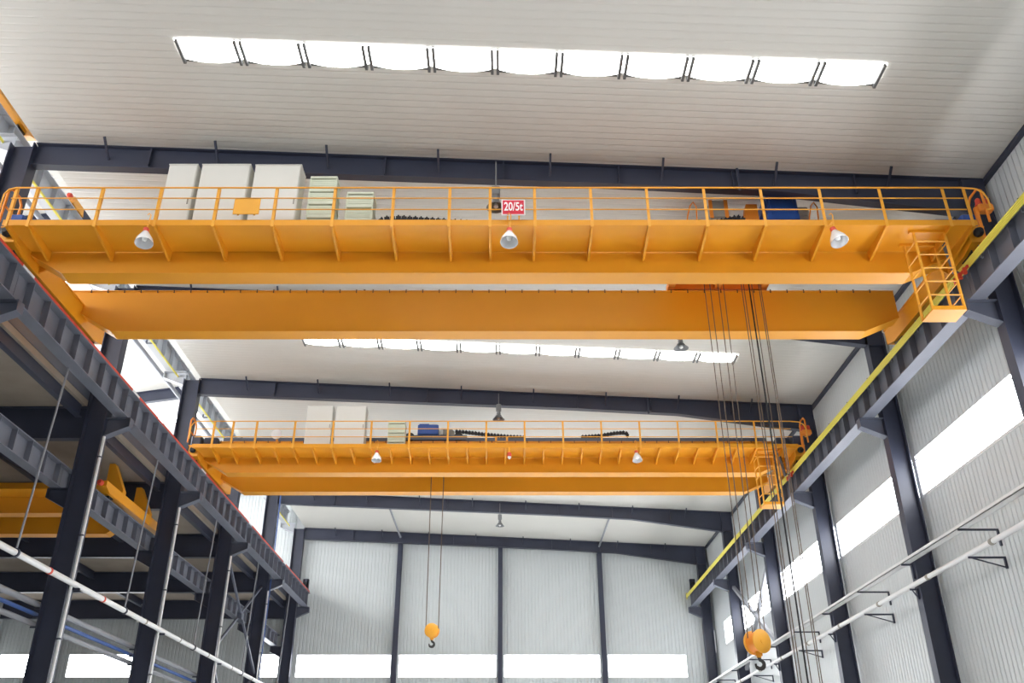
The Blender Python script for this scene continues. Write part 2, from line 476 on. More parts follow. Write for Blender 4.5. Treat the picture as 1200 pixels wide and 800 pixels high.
# yellow conductor bars on the right
t = thing('conductor_rail', 'bright yellow conductor bars running along the right runway', 'conductor', (11.45, 34, 13.5))
for k in range(4):
    z = 13.48 + .055 * k
    part('conductor_bar', MB().bbox(11.44, 11.49, 11.8, 57.0, z, z + .04, .008), M['conductor'], t)
for y in [12.5 + 1.875 * k for k in range(24)]:
    part('support_arm', MB().box(11.49, 11.53, y - .02, y + .02, 13.4, 13.76).box(11.5, RXR - .2, y - .02, y + .02, RB1, RB1 + .03), M['steelgrey'], t)
part('end_cap', MB().box(11.43, 11.5, 57.0, 57.06, 13.4, 13.78), M['conductor'], t)
t = thing('conductor_rail', 'yellow conductor bar along the high runway beyond the left columns', 'conductor', (-13.78, 34, 18))
part('conductor_bar', MB().box(-13.80, -13.76, 11.8, 56.6, 17.91, 17.98), M['conductor'], t)
for y in [12.6 + 3.75 * k for k in range(12)]:
    part('support_arm', MB().box(-14.1, -13.75, y - .03, y + .03, 17.98, 18.02).box(-14.13, -14.07, y - .03, y + .03, 18.02, 18.15), M['steelgrey'], t)
# rail end stops by the gable
for x, z, lb in ((RXR, RB1, 'dark upright stop at the far end of the right rail'), (RXL, RB1, 'dark upright stop at the far end of the left rail')):
    t = thing('rail_stop', lb, 'rail stop', (x, 56.3, z))
    part('stop_plate', MB().box(x - .16, x - .07, 56.2, 56.5, z, z + .75).box(x + .07, x + .16, 56.2, 56.5, z, z + .75).box(x - .16, x + .16, 56.2, 56.24, z + .14, z + .75), M['steel'], t)
    part('rubber_buffer', MB().lathe([(.09, 0), (.1, .05), (.08, .15)], (x, 56.2, z + .45), (0, -1, 0)), M['black'], t)

# ------------------------------------------------------------------ skylights
def skylight(x, y, wx, wy, label, group, zf=cz, sl=-SL):
    z = zf(x)
    t = thing('skylight', label, 'skylight', (x, y, z), group)
    h = wx / 2 - .1
    q = lambda u, v, dz: (x + u, y + v, z + sl * u + dz)
    # pane with a bowed far edge
    hp = wx / 2 - .005
    pts = [(-hp, 0), (hp, 0)]
    K = 12
    for k in range(K + 1):
        u = hp - 2 * hp * k / K
        e = wy * (.80 + .20 * (1 - abs(u / hp) ** 2.4))
        pts.append((u, e))
    mb = MB().loft([[q(u, v, -.03) for u, v in pts], [q(u, v, -.012) for u, v in pts]])
    part('pane', mb, E_SKY, t)
    fr = MB()
    for s in (-1, 1):
        a, b = sorted((s * (wx / 2 - .035), s * h))
        fr.loft([[q(a, 0, -.1), q(b, 0, -.1), q(b, 0, -.004), q(a, 0, -.004)], [q(a, wy, -.1), q(b, wy, -.1), q(b, wy, -.004), q(a, wy, -.004)]])
    fr.loft([[q(-h, wy * .78, -.010), q(h, wy * .78, -.010), q(h, wy * 1.01, -.010), q(-h, wy * 1.01, -.010)],
             [q(-h, wy * .78, -.004), q(h, wy * .78, -.004), q(h, wy * 1.01, -.004), q(-h, wy * 1.01, -.004)]])
    part('frame', fr, M['skyframe'], t)
    part('glazing_bar', MB().loft([[q(-h + .13, .02, -.05), q(-h + .15, .02, -.05), q(-h + .15, .02, -.03), q(-h + .13, .02, -.03)],
                                  [q(-h + .13, wy * .55, -.05), q(-h + .15, wy * .55, -.05), q(-h + .15, wy * .55, -.03), q(-h + .13, wy * .55, -.03)]]), M['skyframe'], t)
for row, (y, nm) in enumerate(((15.2, 'near skylight row above the near crane'), (29.9, 'far skylight row below the near crane girders'))):
    for k in range(11):
        skylight(-6.95 + 1.5 * k, y, 1.5, .72, '%s bright skylight from the left in the %s' % (ORD[k], nm), 'skylights in the %s' % nm.split(' row')[0])
for y in (.2, 45.4):            # the same skylight rows overhead and beyond the far crane, out of this view
    n += 1
    w = link('window_%d' % n, None); w.location = (.55, y, cz(.55)); w['kind'] = 'structure'
    part('pane', MB().prism([(-7.7, cz(-7.7) - .03), (8.8, cz(8.8) - .03), (8.8, cz(8.8) - .012), (-7.7, cz(-7.7) - .012)], 'y', y, y + .75), E_SKY, w)
    part('window_frame', MB().prism([(-7.7, cz(-7.7) - .08), (8.8, cz(8.8) - .08), (8.8, cz(8.8) - .004), (-7.7, cz(-7.7) - .004)], 'y', y - .05, y), M['skyframe'], w)
for j, y in enumerate((17.6, 30.4, 45.0)):
    for k in range(3):
        skylight(-19.6 + 1.5 * k, y, 1.5, .8, '%s skylight from the left in the upper left roof, %s row' % (ORD[k], ['nearest', 'middle', 'farthest'][j]), 'skylights in the upper left roof', uz, .15)

# ------------------------------------------------------------------ overhead cranes of the main hall
YEL, RAILM = M['yellow'], M['yellowrail']
def girder(t, ya, yb, xl, xr, zg, zt, name_rail=True):
    """box girder with tapered ends, its flanges and trolley rail"""
    xle, xre = xl - 1.42, xr + 1.05
    prof = [(xl, zg + .03), (xr, zg + .03), (xre, zg + .48), (xre, zt - .03), (xle, zt - .03), (xle, zg + .88)]
    body = MB().prism(prof, 'y', ya + .03, yb - .03)
    gb = part('girder', body, YEL, t)
    bf = MB()
    seq = [(xle, zg + .88), (xl, zg + .03), (xr, zg + .03), (xre, zg + .48)]
    bf.loft([[(x, ya, z - .03), (x, yb, z - .03), (x, yb, z), (x, ya, z)] for x, z in seq])
    part('bottom_flange', bf, YEL, gb)
    part('top_flange', MB().box(xle, xre, ya, yb, zt - .03, zt), YEL, gb)
    ym = (ya + yb) / 2
    part('trolley_rail', MB().box(xle + .3, xre - .3, ym - .05, ym + .05, zt, zt + .02).box(xle + .3, xre - .3, ym - .02, ym + .02, zt + .02, zt + .1), M['steelgrey'], gb, 'grey rail on top of the girder')
    # rail clips along the near top edge
    cl = MB()
    x = xle + .6
    while x < xre - .5:
        cl.box(x - .012, x + .012, ya - .01, ya + .02, zt - .07, zt + .03)
        x += .48
    o = part('rail_clips', cl, M['hook'], gb, 'row of small dark clips'); o['kind'] = 'stuff'
    return gb

def crane(yp, gauge, zg, zt, label, posts, brackets, cage_x, spacing_loc):
    zp = 14.3
    g0 = yp + 1.24
    f0 = g0 + gauge
    t = thing('overhead_crane', label, 'crane', (0, g0, RB1 + .13))
    girder(t, g0, g0 + .54, -11.17, 10.3, zg, zt)
    girder(t, f0, f0 + .5, -11.12, 10.25, zg, zt)
    # end trucks with wheels and buffers
    for x, sd in ((RXL, -1), (RXR, 1)):
        ya, yb = g0 - .8, f0 + 1.6
        z0, z1 = RB1 + .22, zg + .9
        pr = [(ya, z0 + .12), (ya + .5, z0), (yb - .5, z0), (yb, z0 + .12), (yb, z1 - .06), (ya, z1 - .06)]
        tr = part('end_truck', MB().prism(pr, 'x', x - .19, x + .19).box(x - .23, x + .23, ya, yb, z1 - .06, z1 - .03), YEL, t)
        for yw in (ya + .55, yb - .55):
            part('wheel', MB().lathe([(.10, -.1), (.3, -.1), (.3, -.06), (.25, -.05), (.25, .05), (.3, .06), (.3, .1), (.10, .1)], (x, yw, RB1 + .13 + .25), (1, 0, 0), 24), M['hook'], tr, 'dark steel wheel')
        for yw, d in ((ya, -1), (yb, 1)):
            part('buffer', MB().lathe([(.1, 0), (.12, .06), (.12, .12), (.07, .2)], (x, yw, z0 + .35), (0, d, 0), 14), M['black'], tr, 'black rubber buffer')
        # flared gusset from the girder end to the truck
        xi = x - sd * .19
        part('gusset', MB().prism([(xi, z0 + .05), (xi - sd * .55, zg + .62), (xi - sd * .55, zt - .4), (xi, zt - .4)], 'y', g0 + .56, g0 + .60), YEL, t)
        part('travel_motor', MB().lathe([(.1, 0), (.2, .03), (.2, .5), (.16, .56), (.08, .6)], (x - sd * .25, g0 - .4, z1 + .22), (-sd, 0, 0), 20).box(x - sd * .35 - .15, x - sd * .35 + .15, g0 - .55, g0 - .25, z1 - .03, z1 + .1), M['blue' if yp < 20 else 'steel'], t, 'dark travel motor')
        part('gearbox', MB().bbox(x - .2, x + .2, g0 - .7, g0 - .15, z1 - .03, z1 + .42, .04), M['blue' if yp < 20 else 'steel'], t, 'dark gearbox')
    # walkway
    x0, x1 = -12.2, 11.55
    part('walkway_deck', MB().box(x0, x1, yp, g0 - .005, zp - .01, zp).box(x0, x1, yp - .012, yp, zp - .06, zp + .1), YEL, t)
    b = part('deck_bracket', MB().prism([(yp + .01, zp - .011), (g0 - .001, zp - .011), (g0 - .001, zp - .30), (yp + .01, zp - .09)], 'x', brackets[0] - .03, brackets[0] + .03), YEL, t)
    rep(b, [(x - brackets[0], 0, 0) for x in brackets[1:]])
    H = 1.06
    p = part('post', MB().box(posts[0] - .035, posts[0] + .035, yp - .03, yp - .012, zp - .1, zp + H).box(posts[0] + .022, posts[0] + .035, yp - .012, yp + .05, zp - .0, zp + H), RAILM, t)
    rep(p, [(x - posts[0], 0, 0) for x in posts[1:]])
    yr = yp - .05
    for k, (h, r) in enumerate(((H - .02, .022), (.72, .016), (.38, .016))):
        pts = [(x0 + .05, yr, zp + h), (x1 - .2, yr, zp + h)]
        if k == 0:
            pts = [(x0 - .15, yr, zp + .3), (x0 - .15, yr, zp + h - .2), (x0 - .06, yr, zp + h - .05), (x0 + .1, yr, zp + h)] + [(x1 - .2, yr, zp + h), (x1 + .15, yr, zp + h - .03), (x1 + .33, yr, zp + h - .14), (x1 + .4, yr, zp + h - .35), (x1 + .4, yr, zp + .4), (x1 + .3, yr, zp + .38)]
        part('handrail', MB().tube(pts, r, 8), RAILM, t)
    # end guards over the trucks
    for x in (RXL - .25, RXR + .35):
        part('end_guard', MB().tube([(x, g0 - .9, zp + .3), (x, g0 - .9, zp + 1.25), (x, g0 - .75, zp + 1.4), (x, g0 - .4, zp + 1.4), (x, g0 - .25, zp + 1.25), (x, g0 - .25, zp + .3)], .035, 8)
             .tube([(x, g0 - .9, zp + .8), (x, g0 - .25, zp + .8)], .028, 8), M['orange'], t)
    # hanging inspection cage on the right
    cx0, cx1 = cage_x
    cy0, cy1 = yp + .3, yp + .9
    cb, ct = 12.08, zp - .08
    cg = part('inspection_cage', MB().box(cx0, cx1, cy0, cy1, cb - .03, cb).box(cx0, cx1, cy0 - .01, cy0, cb - .03, cb + .08).box(cx1, cx1 + .01, cy0, cy1, cb - .03, cb + .08), YEL, t)
    for xx in (cx0 + .02, cx1 - .02):
        for yy in (cy0 + .02, cy1 - .02):
            part('cage_post', MB().box(xx - .025, xx + .025, yy - .025, yy + .025, cb, ct), RAILM, cg)
    for k in range(1, 6):
        z = cb + .38 * k
        part('cage_rail', MB().tube([(cx0, cy0, z), (cx1, cy0, z)], .018, 6).tube([(cx0, cy0, z), (cx0, cy1, z)], .018, 6).tube([(cx1, cy0, z), (cx1, cy1, z)], .018, 6), RAILM, cg)
    part('cage_hanger', MB().box(cx0 - .1, cx1 + .1, cy0 - .03, cy0 + .05, ct, zp - .012).box(cx0 - .1, cx1 + .1, cy1 - .05, cy1 + .03, ct, zp - .012), YEL, cg)
    # current collector arms reaching the conductor bars
    part('collector_arm', MB().bar((10.95, g0 - .6, zp - .02), (11.12, g0 - .45, 13.35), .07, .1).bar((11.05, g0 - .5, 13.45), (11.42, g0 - .2, 13.5), .04), M['steelgrey'], t, 'grey collector arm')
    for k in range(3):
        part('collector_shoe', MB().bbox(11.38, 11.435, g0 - .6 + .25 * k, g0 - .45 + .25 * k, 13.45, 13.53, .01).box(11.3, 11.38, g0 - .56 + .25 * k, g0 - .5 + .25 * k, 13.3, 13.47), M['red'], t, 'red collector shoe')
    return t
posts1 = [-12.1, -11.58, -9.96, -8.5, -7.07, -5.63, -4.18, -2.72, -1.33, -.33, .77, 2.16, 3.55, 4.97, 6.38, 7.84, 9.33, 10.9, 11.43]
crane1 = crane(17.98, 3.09, 13.66, 15.0, 'large yellow double girder crane nearest the camera, with 20/5t sign', posts1, posts1, (10.08, 10.88), 0)
posts2 = [-11.45, -10.7] + [-9.77 + 1.515 * k for k in range(14)] + [10.95]
br2 = [-11.45, -10.7] + [-9.77 + .7575 * k for k in range(27)] + [10.95]
crane2 = crane(32.98, 2.42, 13.66, 15.0, 'smaller looking yellow double girder crane farther down the hall', posts2, br2, (9.98, 10.78), 0)

# ------------------------------------------------------------------ lamps hanging under the crane walkways
def crane_lamp(loc, aim, label, s=1.0):
    x, y, z = loc
    t = thing('crane_lamp', label, 'lamp', loc, 'lamps under the crane walkways')
    d = Vector(aim).normalized()
    top = Vector((x, y, 14.24))
    neck = Vector((x, y, z + .22 * s))
    part('hanger', MB().tube([top + Vector((-.04, 0, .22)), top + Vector((0, -.02, .26)), top + Vector((.04, 0, .22)), (x + .03, y, 14.24), neck], .014, 6).box(x - .02, x + .02, y - .005, 17.98 if y < 20 else 32.98, 14.24, 14.27), RAILM, t)
    part('cap', MB().lathe([(.03, -.13 * s), (.07 * s, -.11 * s), (.075 * s, 0), (.05 * s, .02)], neck, d, 14), M['red'], t, 'red cap')
    sh = [(.07 * s, 0), (.1 * s, .06 * s), (.19 * s, .24 * s), (.215 * s, .36 * s), (.205 * s, .36 * s), (.18 * s, .25 * s), (.09 * s, .07 * s), (.05 * s, .02 * s)]
    part('shade', MB().lathe(sh, neck, d, 24), M['shade'], t, 'silvery cone shade')
    part('bulb', MB().lathe([(.03 * s, .03 * s), (.05 * s, .1 * s), (.07 * s, .2 * s), (.05 * s, .27 * s), (.005, .29 * s)], neck, d, 14), M['bulb'], t, 'glass bulb')
crane_lamp((-8.61, 17.86, 13.74), (.12, -.15, -1), 'cone lamp under the left part of the near crane walkway')
crane_lamp((.14, 17.86, 13.74), (-.02, -.25, -1), 'cone lamp just below the red 20/5t sign')
crane_lamp((7.96, 17.86, 13.76), (.15, -.2, -1), 'cone lamp under the right part of the near crane walkway')
crane_lamp((-4.93, 32.88, 13.78), (.05, -.15, -1), 'small far cone lamp under the left half of the far crane', .9)
crane_lamp((5.17, 32.88, 13.78), (.05, -.15, -1), 'small far cone lamp under the right half of the far crane', .9)
t = thing('alarm_light', 'tiny red and white alarm light under the middle of the far crane walkway', 'alarm light', (.23, 32.9, 13.8))
part('hanger', MB().box(.21, .25, 32.9, 32.97, 14.0, 14.24), RAILM, t)
part('housing', MB().lathe([(.07, 0), (.08, .03), (.08, .14), (.05, .18)], (.23, 32.9, 13.84)), M['red'], t)
part('lens', MB().lathe([(.02, -.1), (.06, -.06), (.075, 0)], (.23, 32.9, 13.84)), M['bulb'], t)
for y, lb in ((18.4, 'pair of red capped alarm beacons on the right end of the near crane'), (33.4, 'pair of red alarm beacons on the right end of the far crane')):
    t = thing('alarm_beacon', lb, 'alarm light', (12.1, y, 14.55))
    part('mount', MB().bbox(11.92, 12.3, y - .1, y + .14, 14.95, 15.15, .03).box(11.86, 11.94, y, y + .08, 14.2, 15.1), M['orange'], t)
    for x in (12.0, 12.22):
        part('beacon', MB().lathe([(.09, 0), (.09, .04), (.06, .06), (.07, .08), (.065, .18), (.03, .22)], (x, y + .02, 15.15), (0, 0, 1), 14), M['red'], t)

# ------------------------------------------------------------------ signs on the near crane railing
t = thing('load_sign', 'red and white sign reading 20/5t on the near crane railing', 'sign', (.24, 17.9, 14.48))
part('plate', MB().bbox(-.05, .53, 17.86, 17.885, 14.46, 14.93, .01), M['signwhite'], t)
part('red_field', MB().box(-.02, .50, 17.854, 17.861, 14.49, 14.90), M['signred'], t)
fc = bpy.data.curves.new('lettering', 'FONT')
fc.body = '20/5t'
fc.align_x = 'CENTER'; fc.align_y = 'CENTER'
fc.size = .3; fc.extrude = .003; fc.offset = .005
fc.materials.append(M['signwhite'])
fo = link('lettering', fc, t)
fo.location = (0, 17.85 - 17.9, 14.70 - 14.48)
fo.rotation_euler = (math.pi / 2, 0, 0)
fo.scale = (.72, 1.15, 1)
bpy.context.view_layer.update()
lm = bpy.data.meshes.new_from_object(fo.evaluated_get(bpy.context.evaluated_depsgraph_get()))
lo = link('lettering', lm, t)
lo.location, lo.rotation_euler, lo.scale = fo.location.copy(), fo.rotation_euler.copy(), fo.scale.copy()
bpy.data.objects.remove(fo)
lo.name = 'lettering'
part('stay', MB().box(.08, .12, 17.887, 17.93, 14.36, 14.9).box(.36, .40, 17.887, 17.93, 14.36, 14.9), RAILM, t)
t = thing('blank_plate', 'plain yellow plate fixed to the railing in front of white cabinets', 'plate', (-6.28, 17.88, 14.5))
part('plate', MB().bbox(-6.60, -5.96, 17.86, 17.88, 14.49, 14.95, .008), RAILM, t)
part('stay', MB().box(-6.5, -6.46, 17.882, 17.93, 14.5, 14.9).box(-6.1, -6.06, 17.882, 17.93, 14.5, 14.9), RAILM, t)

# ------------------------------------------------------------------ electrical cabinets and resistor boxes on the walkways
def cabinet(x0, x1, y0, y1, z1, label, group, doors=1):
    z0 = 14.3
    t = thing('electrical_cabinet', label, 'cabinet', ((x0 + x1) / 2, (y0 + y1) / 2, z0), group)
    part('plinth', MB().box(x0 + .02, x1 - .02, y0 + .03, y1 - .02, z0, z0 + .1), M['grey'], t)
    part('body', MB().bbox(x0, x1, y0 + .025, y1, z0 + .1, z1, .012), M['white'], t)
    w = (x1 - x0) / doors
    for k in range(doors):
        d = part('door', MB().bbox(x0 + w * k + .015, x0 + w * (k + 1) - .015, y0, y0 + .03, z0 + .14, z1 - .04, .008), M['white'], t)
        part('handle', MB().bbox(x0 + w * (k + 1) - .09, x0 + w * (k + 1) - .06, y0 - .02, y0, z0 + 1.0, z0 + 1.16, .006), M['grey'], d)
    part('top_trim', MB().box(x0 - .01, x1 + .01, y0 + .01, y1 + .01, z1 - .001, z1 + .02), M['white'], t)
cabinet(-8.72, -7.98, 18.55, 19.1, 16.58, 'narrow white cabinet, leftmost on the near crane walkway', 'white cabinets on the near crane')
cabinet(-7.86, -6.6, 18.55, 19.1, 16.58, 'wide white cabinet in the middle of three on the near crane', 'white cabinets on the near crane')
cabinet(-6.47, -5.27, 18.55, 19.1, 16.56, 'wide white cabinet, rightmost of three on the near crane', 'white cabinets on the near crane')
cabinet(-7.98, -6.93, 33.55, 34.1, 16.27, 'white cabinet, left one of the pair on the far crane', 'white cabinets on the far crane')
cabinet(-6.79, -5.58, 33.55, 34.1, 16.27, 'white cabinet, right one of the pair on the far crane', 'white cabinets on the far crane')
def resistor(x0, x1, y0, y1, z0, h, label, group):
    t = thing('resistor_box', label, 'resistor box', ((x0 + x1) / 2, (y0 + y1) / 2, z0), group)
    part('body', MB().box(x0 + .02, x1 - .02, y0 + .02, y1 - .02, z0, z0 + h - .11), M['greenwhite'], t)
    part('lid', MB().bbox(x0, x1, y0, y1, z0 + h - .075, z0 + h - .005, .012), M['greenwhite'], t)
    lv = MB()
    for k in range(4):
        zz = z0 + .05 + (h - .16) * k / 4
        lv.box(x0 + .05, x1 - .05, y0 + .008, y0 + .021, zz, zz + .035)
    part('louvres', lv, M['greenwhite'], t)
    part('side_frame', MB().box(x0, x0 + .03, y0 + .005, y0 + .03, z0, z0 + h - .076).box(x1 - .03, x1, y0 + .005, y0 + .03, z0, z0 + h - .076), M['greenwhite'], t)
def stack(x0, x1, y0, y1, zs, what, group):
    lab = {4: ['bottom', 'second from the bottom', 'third from the bottom', 'topmost'], 3: ['bottom', 'middle', 'topmost'], 2: ['bottom', 'topmost']}
    z = 14.3
    names = lab[len(zs)]
    for k, h in enumerate(zs):
        resistor(x0, x1, y0, y1, z, h, 'pale green resistor box, %s in the %s' % (names[k], what), group)
        z += h
stack(-4.98, -4.28, 18.5, 19.1, [.62, .42, .40, .42], 'tall stack by near crane cabinets', 'resistor boxes in the tall near stack')
stack(-4.0, -3.31, 18.5, 19.1, [.52, .42, .42], 'short stack on the near crane walkway', 'resistor boxes in the short near stack')
stack(-4.64, -3.95, 33.5, 34.1, [.46, .40, .41], 'stack on the far crane walkway', 'resistor boxes on the far crane')

# cable chains
def chain(pts, label, n, name='cable_chain', r=.075):
    t = thing(name, label, 'cable chain', pts[0])
    P = [Vector(p) for p in pts]
    L = [0]
    for a, b in zip(P, P[1:]): L.append(L[-1] + (b - a).length)
    def at(s):
        for i in range(len(P) - 1):
            if s <= L[i + 1] or i == len(P) - 2:
                return P[i].lerp(P[i + 1], (s - L[i]) / max(L[i + 1] - L[i], 1e-6))
    for k in range(n):
        a, b = at(L[-1] * (k + .06) / n), at(L[-1] * (k + .94) / n)
        part('link', MB().bar(a, b, .16, r * 2).bar(a.lerp(b, .35) + Vector((0, 0, r)), a.lerp(b, .65) + Vector((0, 0, r)), .19, .05), M['black'], t)
    part('belt', MB().tube([p - Vector((0, 0, .01)) for p in P], r * .6, 6), M['black'], t)
chain([(-3.05, 18.85, 14.72), (-3.2, 18.85, 14.80), (-3.12, 18.85, 14.98), (-2.7, 18.85, 15.02), (-1.6, 18.85, 14.93), (-.6, 18.85, 14.84), (.3, 18.85, 14.78)], 'dark jointed cable chain lying right of the short resistor stack', 26)
t = thing('chain_tray', 'narrow yellow tray carrying the cable chain on the near crane', 'tray', (-1.4, 18.85, 14.3))
part('tray', MB().box(-3.3, .4, 18.75, 18.95, 14.66, 14.68), YEL, t)
part('leg', MB().box(-3.2, -3.15, 18.8, 18.9, 14.3, 14.66), YEL, t)
part('leg', MB().box(.2, .25, 18.8, 18.9, 14.3, 14.66), YEL, t)
part('leg', MB().box(-1.5, -1.45, 18.8, 18.9, 14.3, 14.66), YEL, t)

# ------------------------------------------------------------------ trolleys (hoists) running on the girders
def trolley(xa, xb, ya, yb, zr, label, mirror=False, style=1):
    t = thing('hoist_trolley', label, 'hoist', ((xa + xb) / 2, (ya + yb) / 2, zr))
    z0 = zr + .03
    fr = MB()
    for y in (ya - .12, yb - .12): fr.box(xa, xb, y, y + .24, z0, z0 + .2)
    for x in (xa, (xa + xb) / 2 - .1, xb - .2): fr.box(x, x + .2, ya + .12, yb - .12, z0 + .02, z0 + .18)
    fr.box(xa, xb, ya + .12, yb - .12, z0 + .18, z0 + .2)
    part('frame', fr, M['orange'] if style == 1 else M['steelgrey'], t)
    for x in (xa + .35, xb - .35):
        for y in (ya, yb):
            part('wheel', MB().lathe([(.06, -.07), (.2, -.07), (.2, -.05), (.16, -.045), (.16, .045), (.2, .05), (.2, .07), (.06, .07)], (x, y, zr + .16), (0, 1, 0), 20), M['hook'], t, 'dark wheel')
    zt = z0 + .2
    ym = (ya + yb) / 2
    part('rope_drum', MB().lathe([(.34, 0), (.34, .05), (.27, .06), (.27, 1.7), (.34, 1.71), (.34, 1.76)], (xa + .5, ym + .35, zt + .36), (1, 0, 0), 24).box(xa + .5, xa + .56, ym + .1, ym + .6, zt, zt + .2).box(xa + 2.2, xa + 2.26, ym + .1, ym + .6, zt, zt + .2), M['grey'], t, 'grey rope drum')
    return t, zt, ym
tr1, zt1, ym1 = trolley(4.8, 7.7, 19.5, 22.57, 15.1, 'orange framed hoist trolley with blue box on the near crane, holding the ropes')
B = tr1
bb = part('hoist_motor_box', MB().bbox(7.2, 8.02, 19.9, 20.7, 15.95, 16.66, .03).prism([(7.16, 15.8), (8.02, 15.8), (8.02, 15.98), (7.16, 15.98)], 'y', 19.9, 20.7).box(7.0, 7.66, 19.92, 20.68, 15.33, 15.8).box(7.12, 7.2, 20.0, 20.6, 16.2, 16.5), M['blue'], B, 'blue hoist box')
part('mounting_strap', MB().box(7.26, 7.32, 19.88, 19.9, 15.95, 16.6).box(7.9, 7.96, 19.88, 19.9, 15.95, 16.6), M['blue'], bb)
part('brake', MB().lathe([(.1, 0), (.17, .04), (.17, .28), (.1, .33)], (8.05, 20.2, 16.2), (1, 0, 0), 18).box(8.0, 8.36, 20.1, 20.3, 15.75, 16.05), M['grey'], B, 'grey brake drum')
part('gear_cover', MB().prism([(6.45, 15.33), (7.0, 15.33), (6.98, 16.44), (6.68, 16.44)], 'y', 20.1, 20.35), M['orange'], B)
part('limit_box', MB().bbox(5.66, 6.12, 20.0, 20.4, 15.95, 16.5, .02).box(5.7, 6.1, 20.05, 20.35, 15.33, 15.96), M['grey'], B, 'grey switch box')
for x in (5.62, 6.04):
    part('box_edge', MB().box(x, x + .1, 19.98, 20.0, 15.9, 16.5), M['orange'], B)
for x, s in ((5.15, 1), (8.45, 1)):
    part('guard_hoop', MB().tube([(x - .26, 19.9, 15.33), (x - .16, 19.9, 15.9), (x - .06, 19.92, 16.25), (x + .04, 19.95, 16.4), (x + .12, 19.97, 16.25), (x + .11, 20.0, 15.9), (x - .02, 20.0, 15.33)], .02, 8), M['orange'], B)
part('outrigger', MB().box(7.7, 8.5, 19.4, 20.6, 15.25, 15.33), M['orange'], B)
chain([(5.25, 19.6, 15.37), (5.6, 19.6, 15.42), (6.0, 19.6, 15.52), (6.25, 19.6, 15.6), (6.4, 19.6, 15.5)], 'dark cable chain in front of the near crane trolley', 10, r=.06)
t = thing('chain_tray', 'thin dark tray under the cable chain of the near trolley', 'tray', (5.9, 19.6, 15.1))
part('tray', MB().box(5.1, 6.9, 19.52, 19.68, 15.27, 15.30), M['steelgrey'], t)
part('leg', MB().box(5.2, 5.25, 19.56, 19.64, 15.1, 15.27), M['steelgrey'], t)
part('leg', MB().box(6.75, 6.8, 19.56, 19.64, 15.1, 15.27), M['steelgrey'], t)

tr2, zt2, ym2 = trolley(-4.2, -1.5, 34.5, 36.88, 15.1, 'hoist trolley with blue box on the far crane', style=2)
bb = part('hoist_motor_box', MB().bbox(-3.56, -2.7, 34.6, 35.4, 15.45, 15.9, .03).box(-3.4, -2.9, 34.7, 35.3, 15.4, 15.5).box(-3.5, -3.1, 34.65, 35.3, 15.9, 15.94), M['blue'], tr2, 'blue hoist box')
part('brake', MB().lathe([(.12, 0), (.2, .05), (.2, .5), (.12, .6)], (-2.65, 35, 15.62), (1, 0, 0), 18).box(-2.6, -2.1, 34.9, 35.1, 15.33, 15.66), M['grey'], tr2, 'grey motor')
part('brake_band', MB().box(-2.62, -2.52, 34.75, 34.79, 15.5, 15.78).box(-2.35, -2.27, 34.75, 34.79, 15.5, 15.78), M['white'], tr2)
chain([(-2.0, 34.55, 15.55), (-1.6, 34.55, 15.52), (-.8, 34.55, 15.42), (.2, 34.55, 15.32), (.9, 34.55, 15.28)], 'dark cable chain trailing from the far crane trolley', 22, r=.05)
chain([(3.2, 34.55, 15.3), (4.0, 34.55, 15.36), (4.6, 34.55, 15.47), (5.0, 34.55, 15.5), (5.15, 34.55, 15.42), (5.1, 34.55, 15.32)], 'dark hooked end of cable chain on the right half of the far crane', 16, r=.05)
t = thing('chain_tray', 'long grey cable tray behind the railing of the far crane', 'tray', (0, 34.55, 15.0))
part('tray', MB().box(-11.5, 10.8, 34.46, 34.62, 15.03, 15.24), M['steelgrey'], t)
part('foot', MB().box(-9, -8.9, 34.5, 34.58, 15.0, 15.03), M['steelgrey'], t)
part('foot', MB().box(8.9, 9, 34.5, 34.58, 15.0, 15.03), M['steelgrey'], t)
t = thing('chain_post', 'short yellow twin post in the middle of the far crane walkway', 'post', (-.25, 34.2, 14.3))
part('post', MB().box(-.34, -.26, 33.6, 33.66, 14.3, 14.95), RAILM, t)
part('post', MB().box(.1, .18, 33.6, 33.66, 14.3, 14.95), RAILM, t)
part('crossbar', MB().box(-.34, .18, 33.6, 33.66, 14.72, 14.77), RAILM, t)
t = thing('round_horn', 'small pale round horn at the left end of the far crane walkway', 'horn', (-9.05, 33.6, 14.3))

part('bell', MB().lathe([(.08, 0), (.16, .05), (.2, .15), (.2, .2), (.05, .22)], (-9.05, 33.5, 14.95), (0, -1, 0), 18), M['pipe'], t)
part('stand', MB().box(-9.09, -9.01, 33.5, 33.56, 14.3, 14.8), RAILM, t)

